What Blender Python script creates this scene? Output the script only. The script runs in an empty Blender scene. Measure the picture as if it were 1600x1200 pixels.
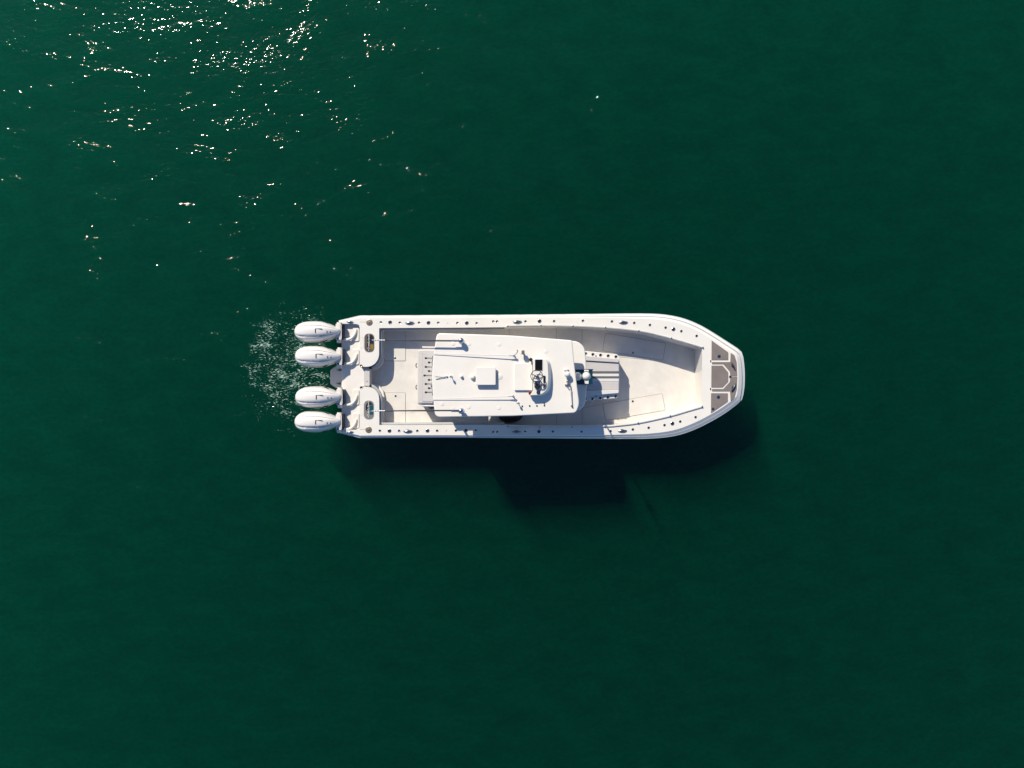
import bpy, bmesh, math, random
from mathutils import Vector
random.seed(7)
scene = bpy.context.scene
R = math.radians

# ------------------------------------------------------------------ camera, sky, sun, exposure
CAM_Z = 24.0          # drone height above the water (m)
FOC = 1111.0          # focal length in 1600-px-wide picture units
cam_d = bpy.data.cameras.new("camera")
cam_d.sensor_width = 36.0
cam_d.lens = 36.0 * FOC / 1600.0
cam_d.clip_end = 3000
cam = bpy.data.objects.new("camera", cam_d)
cam.location = (0, 0, CAM_Z)
scene.collection.objects.link(cam)
scene.camera = cam

SUN_EL = R(38.8)
sun_xy = Vector((-0.51, 0.86)).normalized()      # horizontal direction towards the sun
sun_dir = Vector((sun_xy.x * math.cos(SUN_EL), sun_xy.y * math.cos(SUN_EL), math.sin(SUN_EL)))
world = bpy.data.worlds.new("World")
scene.world = world
world.use_nodes = True
wn = world.node_tree.nodes
wl = world.node_tree.links
sky = wn.new("ShaderNodeTexSky")
sky.sky_type = 'NISHITA'
sky.sun_disc = False
sky.sun_elevation = SUN_EL
sky.sun_rotation = math.atan2(sun_xy.x, sun_xy.y)
sky.air_density = 1.0
sky.dust_density = 0.3
sky.ozone_density = 8.0
bg = wn["Background"]
bg.inputs["Strength"].default_value = 0.10
wl.new(sky.outputs[0], bg.inputs["Color"])
sun_d = bpy.data.lights.new("sun", 'SUN')
sun_d.energy = 5.0
sun_d.angle = R(0.53)
sun_d.color = (1.0, 0.91, 0.76)
sun = bpy.data.objects.new("sun", sun_d)
sun.rotation_euler = (-sun_dir).to_track_quat('-Z', 'Y').to_euler()
sun.location = (-10, 15, 30)
scene.collection.objects.link(sun)
vs = scene.view_settings
vs.view_transform = 'Standard'
vs.look = 'None'
vs.exposure = 0.32
vs.gamma = 1.0
cy = scene.cycles
cy.max_bounces = 5
cy.diffuse_bounces = 3
cy.glossy_bounces = 3
cy.transparent_max_bounces = 6
cy.volume_bounces = 0

# ------------------------------------------------------------------ helpers
def K(z):
    return (CAM_Z - z) / FOC

def P(px, py, z):
    """a point of the plan drawing, at its own height"""
    k = K(z)
    return Vector(((px - 800.0) * k, (600.0 - py) * k, z))

def catmull(pts, step=6.0, closed=False):
    out = []
    n = len(pts)
    rng = range(n if closed else n - 1)
    for i in rng:
        if closed:
            p0, p1, p2, p3 = pts[(i - 1) % n], pts[i], pts[(i + 1) % n], pts[(i + 2) % n]
        else:
            p0, p1, p2, p3 = pts[max(i - 1, 0)], pts[i], pts[i + 1], pts[min(i + 2, n - 1)]
        L = math.dist(p1, p2)
        m = max(1, int(L / step))
        for j in range(m):
            t = j / m
            t2, t3 = t * t, t * t * t
            out.append(tuple(0.5 * ((2 * b) + (-a + c) * t + (2 * a - 5 * b + 4 * c - d) * t2 + (-a + 3 * b - 3 * c + d) * t3)
                             for a, b, c, d in zip(p0, p1, p2, p3)))
    if not closed:
        out.append(tuple(pts[-1]))
    return out

def rounded(pts, r, seg=4):
    """round the corners of a closed polygon; r is one radius or one for each corner"""
    n = len(pts)
    out = []
    for i in range(n):
        a, b, c = Vector(pts[i - 1]), Vector(pts[i]), Vector(pts[(i + 1) % n])
        ri = r[i] if isinstance(r, (list, tuple)) else r
        la, lc = (a - b).length, (c - b).length
        ri = min(ri, la * 0.48, lc * 0.48)
        if ri <= 0.01:
            out.append(tuple(b)); continue
        p, q = b + (a - b) / la * ri, b + (c - b) / lc * ri
        for j in range(seg + 1):
            t = j / seg
            out.append(tuple(p * (1 - t) ** 2 + b * 2 * t * (1 - t) + q * t * t))
    return out

def rect(x0, y0, x1, y1, r=0.0, seg=4):
    p = [(x0, y0), (x1, y0), (x1, y1), (x0, y1)]
    return rounded(p, r, seg) if r else p

def offset_poly(pts, d, closed=True):
    """move every vertex to the inside by d (number or function of the point); pts run so that the inside is on the right in picture axes"""
    n = len(pts)
    out = []
    for i in range(n):
        a = Vector(pts[i - 1]) if (closed or i > 0) else Vector(pts[i])
        b = Vector(pts[i])
        c = Vector(pts[(i + 1) % n]) if (closed or i < n - 1) else Vector(pts[i])
        t1, t2 = (b - a), (c - b)
        t = (t1.normalized() if t1.length > 1e-6 else Vector((0, 0))) + (t2.normalized() if t2.length > 1e-6 else Vector((0, 0)))
        t.normalize()
        nrm = Vector((-t.y, t.x))
        dd = d(pts[i]) if callable(d) else d
        out.append(tuple(b + nrm * dd))
    return out

class MB:
    def __init__(s):
        s.v = []; s.f = []; s.m = []
    def add(s, vs_, fs_, mi=0):
        o = len(s.v)
        s.v += [tuple(v) for v in vs_]
        s.f += [tuple(i + o for i in f) for f in fs_]
        s.m += [mi] * len(fs_)
        return s
    def prism(s, pts, z0, z1, mi=0, top_pts=None):
        """px polygon extruded from z0 to z1 (vertical sides, drawn at z1); z1 may be a function of px x"""
        n = len(pts)
        tp = top_pts or pts
        zt = (lambda x: z1(x)) if callable(z1) else (lambda x: z1)
        top = [P(x, y, zt(x)) for x, y in tp]
        if top_pts:
            bot = [P(x, y, zt(x)) for x, y in pts]
            bot = [Vector((p.x, p.y, z0)) for p in bot]
        else:
            bot = [Vector((p.x, p.y, z0(q[0]) if callable(z0) else z0)) for p, q in zip(top, pts)]
        vs_ = top + bot
        fs = []
        area = sum(top[i].x * top[(i + 1) % n].y - top[(i + 1) % n].x * top[i].y for i in range(n))
        order = list(range(n)) if area > 0 else list(range(n))[::-1]
        fs.append(tuple(order)); fs.append(tuple(i + n for i in reversed(order)))
        for i in range(n):
            j = (i + 1) % n
            fs.append((i, i + n, j + n, j) if area > 0 else (j, j + n, i + n, i))
        return s.add(vs_, fs, mi)
    def tube(s, path, r, seg=8, mi=0, caps=True):
        path = [Vector(p) for p in path]
        n = len(path)
        vs_, fs = [], []
        for i, p in enumerate(path):
            t = (path[min(i + 1, n - 1)] - path[max(i - 1, 0)]).normalized()
            up = Vector((0, 0, 1)) if abs(t.z) < 0.95 else Vector((1, 0, 0))
            a = t.cross(up).normalized(); b = a.cross(t).normalized()
            ri = r[i] if isinstance(r, (list, tuple)) else r
            for k in range(seg):
                an = 2 * math.pi * k / seg
                vs_.append(p + a * math.cos(an) * ri + b * math.sin(an) * ri)
        for i in range(n - 1):
            for k in range(seg):
                k2 = (k + 1) % seg
                fs.append((i * seg + k, (i + 1) * seg + k, (i + 1) * seg + k2, i * seg + k2))
        if caps:
            fs.append(tuple(range(seg)))
            fs.append(tuple(reversed(range((n - 1) * seg, n * seg))))
        return s.add(vs_, fs, mi)
    def lathe(s, c, prof, seg=16, mi=0, sx=1.0, sy=1.0):
        """prof: (radius, height) pairs from the bottom up, about a vertical axis at c"""
        c = Vector(c)
        vs_, fs = [], []
        for r, h in prof:
            for k in range(seg):
                a = 2 * math.pi * k / seg
                vs_.append(c + Vector((math.cos(a) * r * sx, math.sin(a) * r * sy, h)))
        for i in range(len(prof) - 1):
            for k in range(seg):
                k2 = (k + 1) % seg
                fs.append((i * seg + k, i * seg + k2, (i + 1) * seg + k2, (i + 1) * seg + k))
        fs.append(tuple(reversed(range(seg))))
        m = len(prof) - 1
        fs.append(tuple(range(m * seg, (m + 1) * seg)))
        return s.add(vs_, fs, mi)
    def box(s, c, d, rz=0.0, mi=0):
        c = Vector(c); ca, sa = math.cos(rz), math.sin(rz)
        vs_ = []
        for z in (-1, 1):
            for x, y in ((-1, -1), (1, -1), (1, 1), (-1, 1)):
                X, Y = x * d[0] / 2, y * d[1] / 2
                vs_.append(c + Vector((X * ca - Y * sa, X * sa + Y * ca, z * d[2] / 2)))
        return s.add(vs_, [(3, 2, 1, 0), (4, 5, 6, 7), (0, 1, 5, 4), (1, 2, 6, 5), (2, 3, 7, 6), (3, 0, 4, 7)], mi)
    def mesh(s, name, mats, smooth=35):
        me = bpy.data.meshes.new(name)
        me.from_pydata(s.v, [], s.f)
        for m in (mats if isinstance(mats, (list, tuple)) else [mats]):
            me.materials.append(m)
        me.polygons.foreach_set("material_index", s.m)
        me.update()
        if smooth:
            me.polygons.foreach_set("use_smooth", [True] * len(me.polygons))
            me.set_sharp_from_angle(angle=R(smooth))
        return me
    def build(s, name, mats, parent=None, smooth=35, bevel=0.0, bseg=2):
        o = bpy.data.objects.new(name, s.mesh(name, mats, smooth))
        scene.collection.objects.link(o)
        if parent is not None:
            o.parent = parent
        if bevel:
            b = o.modifiers.new("bevel", 'BEVEL')
            b.width = bevel; b.segments = bseg; b.limit_method = 'ANGLE'; b.angle_limit = R(40)
            b.harden_normals = False
        return o

def place(name, me, loc, parent, rz=0.0, scale=1.0):
    o = bpy.data.objects.new(name, me)
    scene.collection.objects.link(o)
    o.location = loc; o.rotation_euler = (0, 0, rz); o.scale = (scale,) * 3 if not isinstance(scale, tuple) else scale
    o.parent = parent
    return o

# ------------------------------------------------------------------ materials
def mat(name, col, rough=0.5, metal=0.0, coat=0.0, spec=0.5, bump=None, vary=0.0, vscale=3.0):
    m = bpy.data.materials.new(name)
    m.use_nodes = True
    nt = m.node_tree
    b = nt.nodes["Principled BSDF"]
    b.inputs["Base Color"].default_value = (*col, 1)
    b.inputs["Roughness"].default_value = rough
    b.inputs["Metallic"].default_value = metal
    b.inputs["Coat Weight"].default_value = coat
    b.inputs["Specular IOR Level"].default_value = spec
    tc = nt.nodes.new("ShaderNodeTexCoord")
    if vary:
        n1 = nt.nodes.new("ShaderNodeTexNoise"); n1.inputs["Scale"].default_value = vscale; n1.inputs["Detail"].default_value = 6
        n1.inputs["Roughness"].default_value = 0.65
        mp = nt.nodes.new("ShaderNodeMapRange")
        mp.inputs["From Min"].default_value = 0.3; mp.inputs["From Max"].default_value = 0.7
        mp.inputs["To Min"].default_value = 1 - vary; mp.inputs["To Max"].default_value = 1 + vary * 0.4
        mx = nt.nodes.new("ShaderNodeMix"); mx.data_type = 'RGBA'; mx.blend_type = 'MULTIPLY'
        mx.inputs["Factor"].default_value = 1.0
        mx.inputs[6].default_value = (*col, 1)
        nt.links.new(tc.outputs["Object"], n1.inputs["Vector"])
        nt.links.new(n1.outputs["Fac"], mp.inputs["Value"])
        nt.links.new(mp.outputs[0], mx.inputs[7])
        nt.links.new(mx.outputs[2], b.inputs["Base Color"])
    if bump:
        n2 = nt.nodes.new("ShaderNodeTexNoise"); n2.inputs["Scale"].default_value = bump[0]; n2.inputs["Detail"].default_value = 3
        bp = nt.nodes.new("ShaderNodeBump"); bp.inputs["Strength"].default_value = bump[1]; bp.inputs["Distance"].default_value = 0.01
        nt.links.new(tc.outputs["Object"], n2.inputs["Vector"])
        nt.links.new(n2.outputs["Fac"], bp.inputs["Height"])
        nt.links.new(bp.outputs[0], b.inputs["Normal"])
    return m

M = dict(
    gel=mat("white_gelcoat", (0.699, 0.666, 0.609), 0.3, coat=0.3, vary=0.05, vscale=1.6),
    roof=mat("roof_gelcoat", (0.708, 0.674, 0.618), 0.4, vary=0.05, vscale=1.4),
    deck=mat("nonskid_deck", (0.621, 0.591, 0.55), 0.75, vary=0.11, vscale=2.6, bump=(120, 0.4)),
    cowl=mat("engine_paint", (0.675, 0.641, 0.601), 0.22, coat=0.5, vary=0.02, vscale=2),
    vinyl=mat("grey_white_vinyl", (0.494, 0.467, 0.45), 0.55, vary=0.05, vscale=4, bump=(60, 0.3)),
    vinylw=mat("white_vinyl", (0.626, 0.608, 0.588), 0.5, vary=0.04, vscale=4, bump=(60, 0.3)),
    bolster=mat("coaming_vinyl", (0.346, 0.355, 0.37), 0.5, vary=0.06, vscale=5),
    pad=mat("taupe_foam_pad", (0.177, 0.149, 0.138), 0.8, vary=0.16, vscale=2.5, bump=(200, 0.5)),
    seam=mat("dark_seam", (0.09, 0.085, 0.08), 0.8),
    steel=mat("stainless", (0.55, 0.56, 0.57), 0.22, metal=1.0, vary=0.1, vscale=20),
    dsteel=mat("dark_steel", (0.16, 0.17, 0.19), 0.3, metal=0.9, vary=0.15, vscale=20),
    black=mat("black_plastic", (0.012, 0.012, 0.014), 0.4, vary=0.2, vscale=10),
    screen=mat("screen_glass", (0.004, 0.005, 0.006), 0.35, spec=0.2, vary=0.2, vscale=6),
    pole=mat("carbon_pole", (0.02, 0.02, 0.022), 0.3, coat=0.3, vary=0.2, vscale=15),
    red=mat("red_plastic", (0.13, 0.006, 0.006), 0.35, vary=0.1, vscale=12),
    tan=mat("bronze_cap", (0.38, 0.29, 0.20), 0.35, metal=0.7, vary=0.15, vscale=20),
    glass=mat("teal_tinted_glass", (0.003, 0.04, 0.058), 0.25, coat=0.1, vary=0.15, vscale=8),
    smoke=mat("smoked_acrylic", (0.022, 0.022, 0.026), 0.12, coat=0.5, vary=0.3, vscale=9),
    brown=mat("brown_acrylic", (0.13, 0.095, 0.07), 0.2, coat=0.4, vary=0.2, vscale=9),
    gold=mat("gold_seen_through", (0.22, 0.15, 0.012), 0.25, coat=0.4, vary=0.2, vscale=9),
    teal=mat("teal_seen_through", (0.004, 0.075, 0.09), 0.2, coat=0.4, vary=0.2, vscale=9),
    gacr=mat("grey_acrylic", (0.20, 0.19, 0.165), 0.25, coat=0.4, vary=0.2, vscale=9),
    grey=mat("grey_stripe", (0.10, 0.105, 0.11), 0.6, vary=0.08, vscale=6),
    rub=mat("rub_rail", (0.511, 0.513, 0.513), 0.45, vary=0.08, vscale=6),
    green=mat("grey_green_plastic", (0.10, 0.11, 0.085), 0.5, vary=0.1, vscale=10),
    bag=mat("dark_brown_vinyl", (0.014, 0.009, 0.007), 0.5, vary=0.25, vscale=6, bump=(30, 0.6)),
)

# ------------------------------------------------------------------ water
def make_water():
    m = bpy.data.materials.new("sea_water")
    m.use_nodes = True
    nt = m.node_tree
    for n in list(nt.nodes):
        nt.nodes.remove(n)
    N = nt.nodes.new; L = nt.links.new
    out = N("ShaderNodeOutputMaterial")
    geo = N("ShaderNodeNewGeometry")

    def math_(op, a, b=None, c=None):
        n = N("ShaderNodeMath"); n.operation = op
        for i, v in enumerate((a, b, c)):
            if v is None: continue
            if isinstance(v, (int, float)): n.inputs[i].default_value = v
            else: L(v, n.inputs[i])
        return n.outputs[0]

    def noise(scale, rot, sx, sy, detail, rough, dist=0.0, off=0.0):
        mp = N("ShaderNodeMapping")
        mp.inputs["Rotation"].default_value = (0, 0, R(rot))
        mp.inputs["Scale"].default_value = (sx, sy, 1)
        mp.inputs["Location"].default_value = (off, off * 0.7, 0)
        n = N("ShaderNodeTexNoise")
        n.inputs["Scale"].default_value = scale
        n.inputs["Detail"].default_value = detail
        n.inputs["Roughness"].default_value = rough
        n.inputs["Distortion"].default_value = dist
        L(geo.outputs["Position"], mp.inputs["Vector"]); L(mp.outputs[0], n.inputs["Vector"])
        return n.outputs["Fac"]
    # wind ripples: long crests running from lower left to upper right
    big = noise(0.42, -28, 0.55, 1.25, 2, 0.5, 0.3)
    mid = noise(1.5, -24, 0.55, 1.2, 3, 0.55, 0.4, 3.1)
    fine = noise(6.6, -24, 0.78, 1.15, 2, 0.6, 0.3, 9.7)
    gust = noise(0.11, 20, 1, 1, 2, 0.5, 0.0, 5.0)
    gust = math_('MULTIPLY_ADD', gust, 1.3, 0.35)
    h = math_('MULTIPLY', big, WAVE[0])
    h2 = math_('MULTIPLY', math_('MULTIPLY', mid, WAVE[1]), gust)
    patch = noise(0.95, -30, 0.6, 1.3, 3, 0.6, 0.5, 12.3)
    pm = N("ShaderNodeMapRange"); pm.interpolation_type = 'SMOOTHSTEP'
    pm.inputs["From Min"].default_value = 0.50; pm.inputs["From Max"].default_value = 0.76
    pm.inputs["To Min"].default_value = WAVE[2]; pm.inputs["To Max"].default_value = WAVE[5]
    L(patch, pm.inputs["Value"])
    h3 = math_('MULTIPLY', fine, pm.outputs[0])
    h = math_('ADD', h, math_('ADD', h2, h3))
    # churned water behind the outboards
    ch = noise(9.0, 5, 0.75, 1.25, 3, 0.65, 0.5, 2.0)
    c = P(458, 575, 0)
    sep = N("ShaderNodeSeparateXYZ"); L(geo.outputs["Position"], sep.inputs[0])
    dx = math_('SUBTRACT', sep.outputs[0], c.x); dy = math_('SUBTRACT', sep.outputs[1], c.y)
    e = math_('ADD', math_('POWER', math_('ABSOLUTE', math_('DIVIDE', dx, 2.1)), 2.0), math_('POWER', math_('ABSOLUTE', math_('DIVIDE', dy, 2.5)), 2.0))
    k = N("ShaderNodeMapRange"); k.interpolation_type = 'SMOOTHSTEP'
    k.inputs["From Min"].default_value = 1.15; k.inputs["From Max"].default_value = 0.0
    L(e, k.inputs["Value"])
    h4 = math_('MULTIPLY', math_('MULTIPLY', ch, WAVE[3]), k.outputs[0])
    h = math_('ADD', h, h4)
    bump = N("ShaderNodeBump")
    bump.inputs["Strength"].default_value = 1.0
    bump.inputs["Distance"].default_value = 1.0
    L(h, bump.inputs["Height"])
    fr = N("ShaderNodeFresnel"); fr.inputs["IOR"].default_value = 1.333
    gl = N("ShaderNodeBsdfGlossy"); gl.inputs["Roughness"].default_value = WAVE[4]
    L(bump.outputs[0], gl.inputs["Normal"])
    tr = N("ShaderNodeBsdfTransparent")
    # noise tint painted into transmission, imitating light focused and spread by ripples
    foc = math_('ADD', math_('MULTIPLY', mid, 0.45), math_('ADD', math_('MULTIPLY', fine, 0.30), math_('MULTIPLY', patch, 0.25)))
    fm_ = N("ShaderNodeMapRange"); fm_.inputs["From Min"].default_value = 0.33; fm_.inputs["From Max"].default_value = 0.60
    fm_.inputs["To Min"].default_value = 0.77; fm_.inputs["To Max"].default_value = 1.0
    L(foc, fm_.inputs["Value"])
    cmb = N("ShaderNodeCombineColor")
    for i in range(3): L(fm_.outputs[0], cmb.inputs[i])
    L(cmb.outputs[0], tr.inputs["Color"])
    mx = N("ShaderNodeMixShader")
    fac = math_('ADD', math_('MULTIPLY', fr.outputs[0], math_('SUBTRACT', 1.0, geo.outputs["Backfacing"])), math_('MULTIPLY', geo.outputs["Backfacing"], 0.035))
    L(fac, mx.inputs[0]); L(gl.outputs[0], mx.inputs[2])
    # suspended matter just under the skin of the water, lit by the ripples' slopes
    df = N("ShaderNodeBsdfDiffuse"); df.inputs["Color"].default_value = (0.0, 0.075, 0.042, 1)
    L(bump.outputs[0], df.inputs["Normal"])
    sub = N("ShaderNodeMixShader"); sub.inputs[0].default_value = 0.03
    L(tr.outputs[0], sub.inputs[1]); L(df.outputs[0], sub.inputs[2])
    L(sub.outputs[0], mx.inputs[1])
    # flecks of foam and painted-in sun glints on the churned water behind the motors
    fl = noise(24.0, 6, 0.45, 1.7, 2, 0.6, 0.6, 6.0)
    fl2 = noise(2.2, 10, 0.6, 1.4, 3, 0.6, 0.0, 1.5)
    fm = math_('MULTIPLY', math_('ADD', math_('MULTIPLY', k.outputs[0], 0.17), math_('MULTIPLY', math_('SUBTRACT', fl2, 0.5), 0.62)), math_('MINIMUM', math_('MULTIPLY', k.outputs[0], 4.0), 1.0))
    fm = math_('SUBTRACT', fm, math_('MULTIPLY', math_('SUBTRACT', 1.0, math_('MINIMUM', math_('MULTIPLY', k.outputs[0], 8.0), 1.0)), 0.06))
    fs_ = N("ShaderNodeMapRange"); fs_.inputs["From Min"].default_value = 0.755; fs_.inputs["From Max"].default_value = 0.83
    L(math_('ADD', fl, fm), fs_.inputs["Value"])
    foam_glint = N("ShaderNodeBsdfDiffuse"); foam_glint.inputs["Color"].default_value = (0.32, 0.50, 0.42, 1)
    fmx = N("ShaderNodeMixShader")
    L(fs_.outputs[0], fmx.inputs[0]); L(mx.outputs[0], fmx.inputs[1]); L(foam_glint.outputs[0], fmx.inputs[2])
    L(fmx.outputs[0], out.inputs["Surface"])
    # murky green body of water
    sc = N("ShaderNodeVolumeScatter"); sc.inputs["Color"].default_value = (*SCAT[0], 1); sc.inputs["Density"].default_value = SCAT[1]
    sc.inputs["Anisotropy"].default_value = 0.66
    ab = N("ShaderNodeVolumeAbsorption"); ab.inputs["Color"].default_value = (*ABSO[0], 1); ab.inputs["Density"].default_value = ABSO[1]
    ad = N("ShaderNodeAddShader"); L(sc.outputs[0], ad.inputs[0]); L(ab.outputs[0], ad.inputs[1])
    L(ad.outputs[0], out.inputs["Volume"])
    mb = MB()
    S, D = 900.0, -14.0
    mb.add([(-S, -S, D), (S, -S, D), (S, S, D), (-S, S, D), (-S, -S, 0), (S, -S, 0), (S, S, 0), (-S, S, 0)],
           [(3, 2, 1, 0), (4, 5, 6, 7), (0, 1, 5, 4), (1, 2, 6, 5), (2, 3, 7, 6), (3, 0, 4, 7)])
    o = mb.build("water", m, smooth=0)
    o["kind"] = "structure"
    o["label"] = "calm dark green sea with sun glitter around the boat"
    return o
#        swell   ripples fine   churn  roughness
WAVE = (0.10, 0.042, 0.0168, 0.02, 0.065, 0.048)
SCAT = ((0.0, 1.0, 0.46), 0.38)
ABSO = ((0.0, 0.985, 0.52), 0.38)
make_water()

# ------------------------------------------------------------------ the boat
boat = bpy.data.objects.new("motor_boat", None)
scene.collection.objects.link(boat)
boat["label"] = "white center console power boat with hardtop and four outboards on green water"
boat["category"] = "boat"

def zg(x):                      # sheer line of the gunwale
    return 1.10 + 0.36 * max(0.0, (x - 560.0) / 600.0) ** 1.8
SOLE = 0.50

port = [(562, 494.3), (620, 494), (700, 493.6), (800, 493), (900, 492), (980, 491.2), (1020, 491.4), (1045, 493.6), (1070, 499.3), (1095, 509.8),
        (1120, 524.6), (1140, 537.5), (1152, 545.3), (1157.8, 550.5), (1160.3, 558), (1161.8, 570), (1162.7, 586)]
star = [(1162.2, 604), (1160.4, 616), (1158.2, 624), (1153, 629.3), (1135, 643), (1112.5, 656.5), (1090, 668), (1067.5, 676.6), (1045, 681.6), (1015, 684.2),
        (980, 684.6), (900, 684.2), (800, 683.2), (700, 682.6), (620, 682.8), (562, 683.2)]
rail_line = [(529.5, 502.0)] + catmull(port + star, 7) + [(531, 675.5)]
def chamfer(p):
    return 2.6 + 6.2 * max(0.0, min(1.0, (p[0] - 800) / 280.0)) ** 1.5
edge_line = offset_poly(rail_line, chamfer, closed=False)
edge_line[0] = (530.8, 503.6); edge_line[-1] = (532, 673.6)

inner_port = catmull([(700, 512.0), (790, 511.2), (850, 510.2), (900, 510.8), (945, 513.0), (980, 515.8), (1010, 520.2), (1045, 529.0), (1075, 537.3), (1097, 543.6)], 8)
inner_star = catmull([(1097, 632.8), (1075, 639.6), (1047, 648.5), (1000, 659.0), (965, 663.3), (945, 664.6), (900, 665.3), (830, 664.8), (790, 663.6), (700, 663.9)], 8)
well_port = [(534, 505.8), (557, 506.2), (560.5, 507.5), (562, 511), (562, 540), (562, 571.5), (569.5, 573.2)]
block_port = [(569.5, 573.2)] + catmull([(574, 573.0), (580, 571.6), (586, 567.5), (590.5, 561), (592.2, 553.5)], 2) + [(592.4, 512.6)]
block_star = [(592.6, 664.2)] + list(reversed(catmull([(574, 604.6), (580, 605.6), (586, 609), (590.8, 615.5), (592.4, 624)], 2))) + [(569.5, 604.2)]
well_star = [(569.5, 604.2), (562, 606.5), (562, 640), (562, 668), (560, 671.5), (534, 672.2)]
inner = list(reversed(inner_star))       # bow -> aft handled below
ring_in = well_star[::-1] + block_star[::-1][1:] + [(620, 664.3)] + inner_star[::-1] + inner_port[::-1] + [(620, 512.4)] + block_port[::-1][0:-1] + well_port[::-1]

def densify(pts, step=6.0):
    out = []
    for a, b in zip(pts[:-1], pts[1:]):
        m = max(1, int(math.dist(a, b) / step))
        out += [(a[0] + (b[0] - a[0]) * k / m, a[1] + (b[1] - a[1]) * k / m) for k in range(m)]
    return out + [pts[-1]]
ring_in = densify(ring_in)
edge_line_dense = densify(edge_line)
# hull shell: rub rail down to the waterline and below
hull = MB()
n = len(rail_line)
def rail_z(x): return zg(x) - 0.07 - 0.06 * max(0.0, min(1.0, (x - 800) / 280.0))
ringA = [P(x, y, zg(x)) for x, y in edge_line]
ringB = [P(x, y, rail_z(x)) for x, y in rail_line]
def inset(d, z, zr=rail_z):
    off = offset_poly(rail_line, d, closed=False)
    pts = [P(x, y, zr(q[0])) for (x, y), q in zip(off, rail_line)]
    return [Vector((p.x, p.y, z if not callable(z) else z(q[0]))) for p, q in zip(pts, rail_line)]
def flare(s):
    return lambda p: s * (2.0 + 22.0 * max(0.0, min(1.0, (p[0] - 820) / 330.0)) ** 1.6)
ringC = inset(flare(0.12), lambda x: rail_z(x) - 0.05)
ringD = inset(flare(0.6), 0.45)
ringE = inset(flare(1.0), 0.0)
ringF = inset(flare(1.6), -0.45)
rings = [ringA, ringB, ringC, ringD, ringE, ringF]
for r in rings: hull.v += [tuple(p) for p in r]
for i in range(len(rings) - 1):
    for j in range(n - 1):
        hull.f.append((i * n + j, (i + 1) * n + j, (i + 1) * n + j + 1, i * n + j + 1)); hull.m.append(0)
last = (len(rings) - 1) * n
hull.f.append(tuple(last + j for j in range(n))); hull.m.append(0)
hull_o = hull.build("hull", M['gel'], boat, smooth=30)
mb = MB()       # transom plate between the hull sides
mb.prism([(533.6, 503.4), (538, 503.4), (538, 674.5), (533.6, 674.5)], -0.4, 0.93)
mb.build("transom", M['gel'], hull_o, bevel=0.015)
mb = MB()       # rub rail moulding
mb.tube([P(x, y, rail_z(x) - 0.03) for x, y in rail_line], 0.028, 6)
mb.build("rub_rail", M['rub'], hull_o, smooth=60)
mb = MB()       # dark groove under the gunwale edge
mb.tube([P(x, y, zg(x) - 0.035) for x, y in offset_poly(rail_line, lambda p: chamfer(p) * 0.42, closed=False)][1:-1], 0.008, 5)
mb.build("rail_insert", M['bolster'], hull_o, smooth=60)

# deck cap: gunwales, transom blocks and foredeck in one moulding
cap = MB()
poly = edge_line_dense + ring_in
top = [P(x, y, zg(x)) for x, y in poly]
bm = bmesh.new()
bv = [bm.verts.new((p.x, p.y, 0.0)) for p in top]
bm.faces.new(bv)
bmesh.ops.triangulate(bm, faces=bm.faces[:], ngon_method='BEAUTY')
bm.verts.index_update()
fs = []
for f in bm.faces:
    t3 = [v.index for v in f.verts]
    fs.append(tuple(t3) if f.normal.z > 0 else tuple(reversed(t3)))
bm.free()
cap.add(top, fs)
ri = [P(x, y, zg(x)) for x, y in ring_in]
lip = offset_poly(ring_in, -0.5, closed=False)
m_ = len(ri)
low = [Vector((p.x, p.y, SOLE - 0.06)) for p in ri]
cap.add(ri + low, [(j, j + 1, j + 1 + m_, j + m_) for j in range(m_ - 1)])
cap_o = cap.build("gunwale_deck", M['gel'], boat, smooth=25)

# cockpit sole
mb = MB()
sole_poly = [(566, 573)] + [(594, 510)] + [(p[0], p[1] - 2.0) for p in inner_port] + [(1100, 588)] + [(p[0], p[1] + 2.0) for p in inner_star] + [(594, 667), (566, 605)]
mb.prism(sole_poly, SOLE - 0.08, SOLE)
sole = mb.build("cockpit_sole", M['deck'], boat, smooth=0)

def strip(mb_, pts, w, z, h=0.004, mi=0, closed=False):
    """thin raised band along a px polyline"""
    pts = [Vector(p) for p in pts]
    q = pts + ([pts[0]] if closed else [])
    for a, b in zip(q[:-1], q[1:]):
        t = (b - a)
        if t.length < 1e-4: continue
        t.normalize(); nn = Vector((-t.y, t.x)) * w / 2
        e = t * w / 2
        za = z
        mb_.prism([tuple(a + nn - e), tuple(b + nn + e), tuple(b - nn + e), tuple(a - nn - e)], za - 0.003, za + h, mi)

# hatches in the sole
def hatch(pts, latch, r=1.0):
    mb_ = MB()
    mb_.prism(rounded(offset_poly(pts, 0.35), r, 3), SOLE - 0.02, SOLE + 0.012)
    h = mb_.build("deck_hatch", M['deck'], sole, bevel=0.004)
    s_ = MB()
    rp = rounded(offset_poly(pts, -0.25), r + 0.4, 3)
    s_.prism(rp, SOLE - 0.02, SOLE + 0.005)
    s_.build("hatch_gasket", M['seam'], h, smooth=0)
    if latch:
        l_ = MB()
        c_ = P(latch[0], latch[1], SOLE + 0.012)
        l_.lathe(c_, [(0.036, -0.004), (0.036, 0.006), (0.028, 0.009)], 14, 0)
        l_.lathe(c_ + Vector((0, 0, 0.0)), [(0.022, 0.0), (0.022, 0.012)], 12, 1)
        l_.build("hatch_latch", [M['steel'], M['black']], h)
    return h
hatch([(601, 515.5), (633.6, 515.5), (633.6, 564), (601, 564)], (617.3, 559.3))
hatch([(601, 613.6), (633.6, 613.6), (633.6, 661.5), (601, 661.5)], (618, 618.6))
hatch([(946.2, 520.4), (1040.5, 536.2), (1035.6, 563), (941.6, 547.8)], (989, 551.2), 2)
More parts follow.
